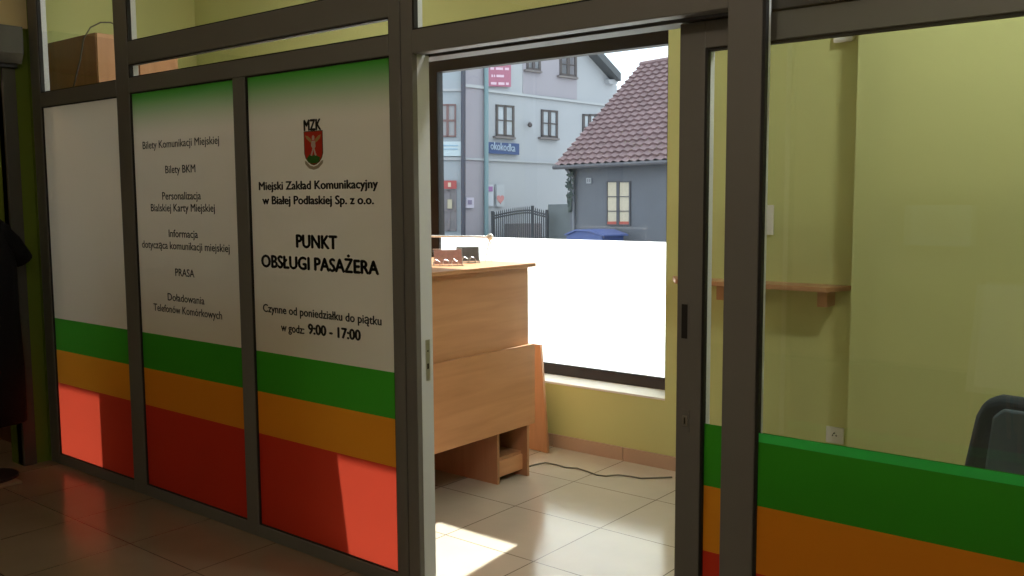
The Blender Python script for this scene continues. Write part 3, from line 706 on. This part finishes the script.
MB().prism([Cc(436, 88.5, .08), Cc(463, 88.5, .08), Cc(463, 91, .08), Cc(436, 91, .08)], -nC*.1).build('cornice', plA, bc)
MB().prism([Cc(436, 157, .08), Cc(463, 157, .08), Cc(463, 160, .08), Cc(436, 160, .08)], -nC*.1).build('cornice', plA, bc)
winC(441, 456.5, 190, 231, pr('shop_frame_grey', (.22, .20, .22), .6), pr('shop_pane', (.20, .19, .21), .3, noise=.3, nscale=2))
def signC(name, x0, x1, y0, y1, mat, label, cat):
    t = thing(name, down(Cc((x0+x1)/2, 200)), label, cat)
    MB().prism([Cc(x0, y0, .14), Cc(x1, y0, .14), Cc(x1, y1, .14), Cc(x0, y1, .14)], -nC*.06).build('board', mat, t); return t
t = signC('white_shop_sign', 440, 461, 141.5, 156, pr('white_sign', (.52, .62, .67), .6), 'whitish blue sign board under the red-brown window across the street', 'sign')
for y in (145, 148.5): MB().prism([Cc(442, y, .16), Cc(458, y, .16), Cc(458, y+1, .16), Cc(442, y+1, .16)], -nC*.02).build('pale_line', pr('blue_line', (.30, .45, .58), .6), t)
t = signC('red_shop_sign', 442, 456.5, 180.5, 188.8, pr('red_sign', (.42, .09, .09), .6), 'small red sign above the shop window across the street', 'sign')
MB().prism([Cc(448, 182.5, .16), Cc(451, 182.5, .16), Cc(451, 187, .16), Cc(448, 187, .16)], -nC*.02).build('emblem', pr('pale_mark', (.65, .5, .4), .6), t)
signC('shop_poster', 447.5, 452, 199.5, 208.5, pr('cream_paper', (.5, .45, .33), .6), 'small cream poster in the shop window below the red sign', 'poster')

# tiled-roof house
PB = EYE + ray(612, 198)*30.0; azB = math.radians(-74.8)
uB = Vector((-math.sin(azB), -math.cos(azB), 0)); nB = Vector((uB.y, -uB.x, 0))    # uB to the right, nB towards us
if nB.dot(EYE-PB) < 0: nB = -nB
def B(x, y, off=0): return atp(x, y, PB+nB*off, nB)
hb = thing('tiled_roof_house', down(PB), 'single-storey dark grey house with a red-brown tiled roof across the street', 'house')
wallm = pr('dark_grey_plaster', (.155, .165, .19), .9, noise=.12, nscale=1.5)
bl = B(570, 200); brr = bl+uB*10.5
ze = B(612, 165.0).z
MB().prism([down(bl), down(brr), Vector((brr.x, brr.y, ze)), Vector((bl.x, bl.y, ze))], -nB*8).build('wall', wallm, hb)
# roof: pantile surface
e_l = B(555, 167, .45); e_l.z = B(555, 167, .45).z
run = 4.1
rd = atp(641, 66, PB - nB*run, nB)               # left end of the ridge
e0 = e_l; L = 11.8
up_v = Vector(((rd-e0).x, (rd-e0).y, 0)); up_n = -nB*((rd-e0).dot(-nB)); rise = rd.z-e0.z
slope_v = up_n+Vector((0, 0, rise)); SL = slope_v.length; sn = slope_v.normalized()
nrm = uB.cross(sn).normalized()
if nrm.z < 0: nrm = -nrm
skew = (rd-e0).dot(uB)                            # verge lies skewed only by real overhang
NR, NC = 21, 128
m = MB(); prev = None; q0 = None
rows = []
for r in range(NR):
    for e, lift in ((0, .07), (1, .0)):
        t_ = (r+e)/NR; ring = []
        for c in range(NC+1):
            u_ = c/NC*L
            wv = .035*math.sin(c*math.pi/2+.3)
            p = e0+uB*u_+slope_v*t_+nrm*(lift+wv+.03)+uB*(skew*t_)*(1-c/NC)
            ring.append(m.bm.verts.new(p))
        rows.append(ring)
for a, b in zip(rows, rows[1:]):
    for c in range(NC): m.bm.faces.new((a[c], a[c+1], b[c+1], b[c]))
rt = pr('red_brown_roof_tiles', (.22, .145, .15), .6, noise=.4, nscale=2.2)
m.build('roof_tiles', rt, hb)
# roof body under the tiles (both slopes)
ridge_l = e0+slope_v+uB*skew; ridge_r = e0+slope_v+uB*L
back_l = ridge_l+up_n-Vector((0, 0, rise)); back_r = e0+uB*L+up_n*2
m = MB(); v = [m.bm.verts.new(p) for p in (e0, e0+uB*L, ridge_r, ridge_l, back_r, back_l)]
for q in ((0, 1, 2, 3), (3, 2, 4, 5), (0, 3, 5), (1, 4, 2), (0, 5, 4, 1)): m.bm.faces.new([v[i] for i in q])
m.build('roof', pr('roof_underside', (.09, .08, .085), .8), hb)
MB().tube([ridge_l+Vector((0, 0, .06)), ridge_r+Vector((0, 0, .06))], .10).build('ridge_cap', rt, hb)
MB().tube([e0+Vector((0, 0, -.02))+nB*.06, e0+uB*L+nB*.06+Vector((0, 0, -.02))], .07).build('gutter', pr('gutter_grey', (.10, .10, .115), .5), hb)
MB().tube([B(566, 169, .4), B(572.5, 176, .1), down(B(574, 200, .1))], .05).build('downpipe', pr('zinc_pipe', (.22, .23, .26), .5), hb)
# its curtained window
wx0, wx1, wy0, wy1 = 606.8, 629, 182, 224.5
f = MB()
def b5(a, b, c, d, off=.05, th=.1): f.prism([B(a, c, off), B(b, c, off), B(b, d, off), B(a, d, off)], -nB*th)
b5(wx0-1, wx0+.3, wy0-1, wy1+1); b5(wx1-.3, wx1+1, wy0-1, wy1+1); b5(wx0, wx1, wy0-1, wy0+.3); b5(wx0, wx1, wy1-.2, wy1+1.2)
b5(616.3, 619, wy0, wy1); b5(wx0, wx1, 196.2, 197); b5(wx0, wx1, 210.7, 211.5)
wo = f.build('window', pr('grey_window_frame', (.10, .10, .115), .6), hb)
MB().prism([B(wx0, wy0, .02), B(wx1, wy0, .02), B(wx1, wy1, .02), B(wx0, wy1, .02)], -nB*.03).build('cream_curtain', pr('cream_curtain', (.62, .55, .42), .8, noise=.12, nscale=9), wo)
MB().prism([B(wx0, 221.5, .04), B(wx1, 221.5, .04), B(wx1, 224.3, .04), B(wx0, 224.3, .04)], -nB*.02).build('red_cloth', pr('red_cloth', (.50, .13, .10), .8), wo)
t = thing('house_number_plate', down(B(588, 200)), 'small pale number plate on the dark grey house wall', 'number plate')
MB().prism([B(586.3, 178, .05), B(591, 178, .05), B(591, 183.4, .05), B(586.3, 183.4, .05)], -nB*.04).build('plate', pr('plate', (.42, .44, .47), .5), t)
dg_ = pr('plate_digits', (.15, .15, .18), .6)
for xd in (587.3, 589.2): lettering('1', B(xd, 182.2, .055), B(xd+.9, 182.2, .055), .11, t, dg_, 0, name='digit')
# roof light at the right edge
MB().prism([e0+uB*3.62+slope_v*.62+nrm*.12, e0+uB*4.3+slope_v*.62+nrm*.12, e0+uB*4.3+slope_v*.82+nrm*.12, e0+uB*3.62+slope_v*.82+nrm*.12], nrm*.08).build('roof_window', pr('roof_window_brown', (.22, .10, .06), .5), hb)

# iron gate between the buildings
gt = thing('iron_gate', down(B(515, 200)), 'dark wrought iron gate with arched top between the two buildings', 'gate')
iron = pr('dark_iron', (.05, .055, .065), .6)
def topy(x):
    if x < 532: return 214 - 6.5*math.sin((x-491)/41*math.pi/2)
    return 208 + 4.5*((x-532)/16)
for x in (492.5, 532.5, 547):
    MB().tube([down(B(x, 200)), B(x, topy(x)-2.5)], .06).build('post', iron, gt)
k = 0; x = 494.4
bars = MB()
while x < 546.5:
    if abs(x-532.5) > 1:
        bars.tube([down(B(x, 200)), B(x, topy(x)), B(x, topy(x)-1.6)], [.02, .02, .004], 6)
    x += 2.05
bars.build('bars', iron, gt)
for dy in (2.6, 5.0):
    MB().tube([B(492.5+i*5, topy(492.5+i*5)+dy) for i in range(9)], .03).build('arched_rail', iron, gt)
    MB().tube([B(532.5+i*3.6, topy(532.5+i*3.6)+dy) for i in range(5)], .03).build('arched_rail', iron, gt)
MB().tube([B(492.5, 240), B(547, 240)], .03).build('bottom_rail', iron, gt)
# low dark wall next to the house
lwl = MB().prism([down(B(548, 200, -.4)), down(B(570, 200, -.4)), B(570, 204, -.4), B(548, 204.5, -.4)], -nB*.3).build('low_wall', pr('grey_wall', (.15, .17, .18), .9, noise=.2, nscale=2))
tag(lwl, 'low dark grey wall between the gate and the dark house', 'wall')
sd_ = MB().prism([down(A(521, 200, 1.2)), down(A(541, 200, 1.2)), A(541, 223.5, 1.2), A(521, 224, 1.2)], nA*-.9).build('storage_box', pr('grey_box', (.19, .17, .18), .8))
tag(sd_, 'low brownish grey storage box behind the iron gate', 'box')
# ivy at the house corner
iv = MB(); random.seed(3)
for k in range(160):
    yy = random.uniform(168, 212); xx = 571+random.gauss(-1.2, 1.6)*(1 if yy < 200 else .6)
    c = B(xx, yy, random.uniform(.02, .25)); a = random.uniform(0, 6.28); s_ = random.uniform(.05, .11)
    d1 = (uB*math.cos(a)+Vector((0, 0, 1))*math.sin(a))*s_; d2 = (uB*-math.sin(a)+Vector((0, 0, 1))*math.cos(a)+nB*random.uniform(-.6, .6))*s_*.7
    iv.poly([c-d1, c-d2*.8, c+d1, c+d2*.8])
tag(iv.build('climbing_plant', pr('dark_leaves', (.06, .08, .075), .8)), 'dark climbing plant on the left corner of the tiled house', 'plant')
# blue container in front of the house
bp = thing('blue_container', down(B(583, 200, 1.2)), 'low blue container with sloping lid against the dark grey house wall', 'container')
q = [down(B(566, 200, 1.5)), down(B(602, 200, 1.5)), B(602, 236, 1.5), B(589, 231.2, 1.5), B(575, 230.8, 1.5), B(566, 235, 1.5)]
MB().prism(q, -nB*.9).build('body', pr('blue_plastic', (.09, .13, .33), .5), bp, bevel=.03)
MB().prism([B(564.5, 235.6, 1.56), B(575, 231.1, 1.56), B(589, 231.5, 1.56), B(603.5, 236.6, 1.56), B(603.5, 235, 1.56), B(589, 229.7, 1.56), B(575, 229.4, 1.56), B(564.5, 234, 1.56)], -nB*1.02).build('lid', pr('blue_plastic_lid', (.11, .15, .36), .5), bp)
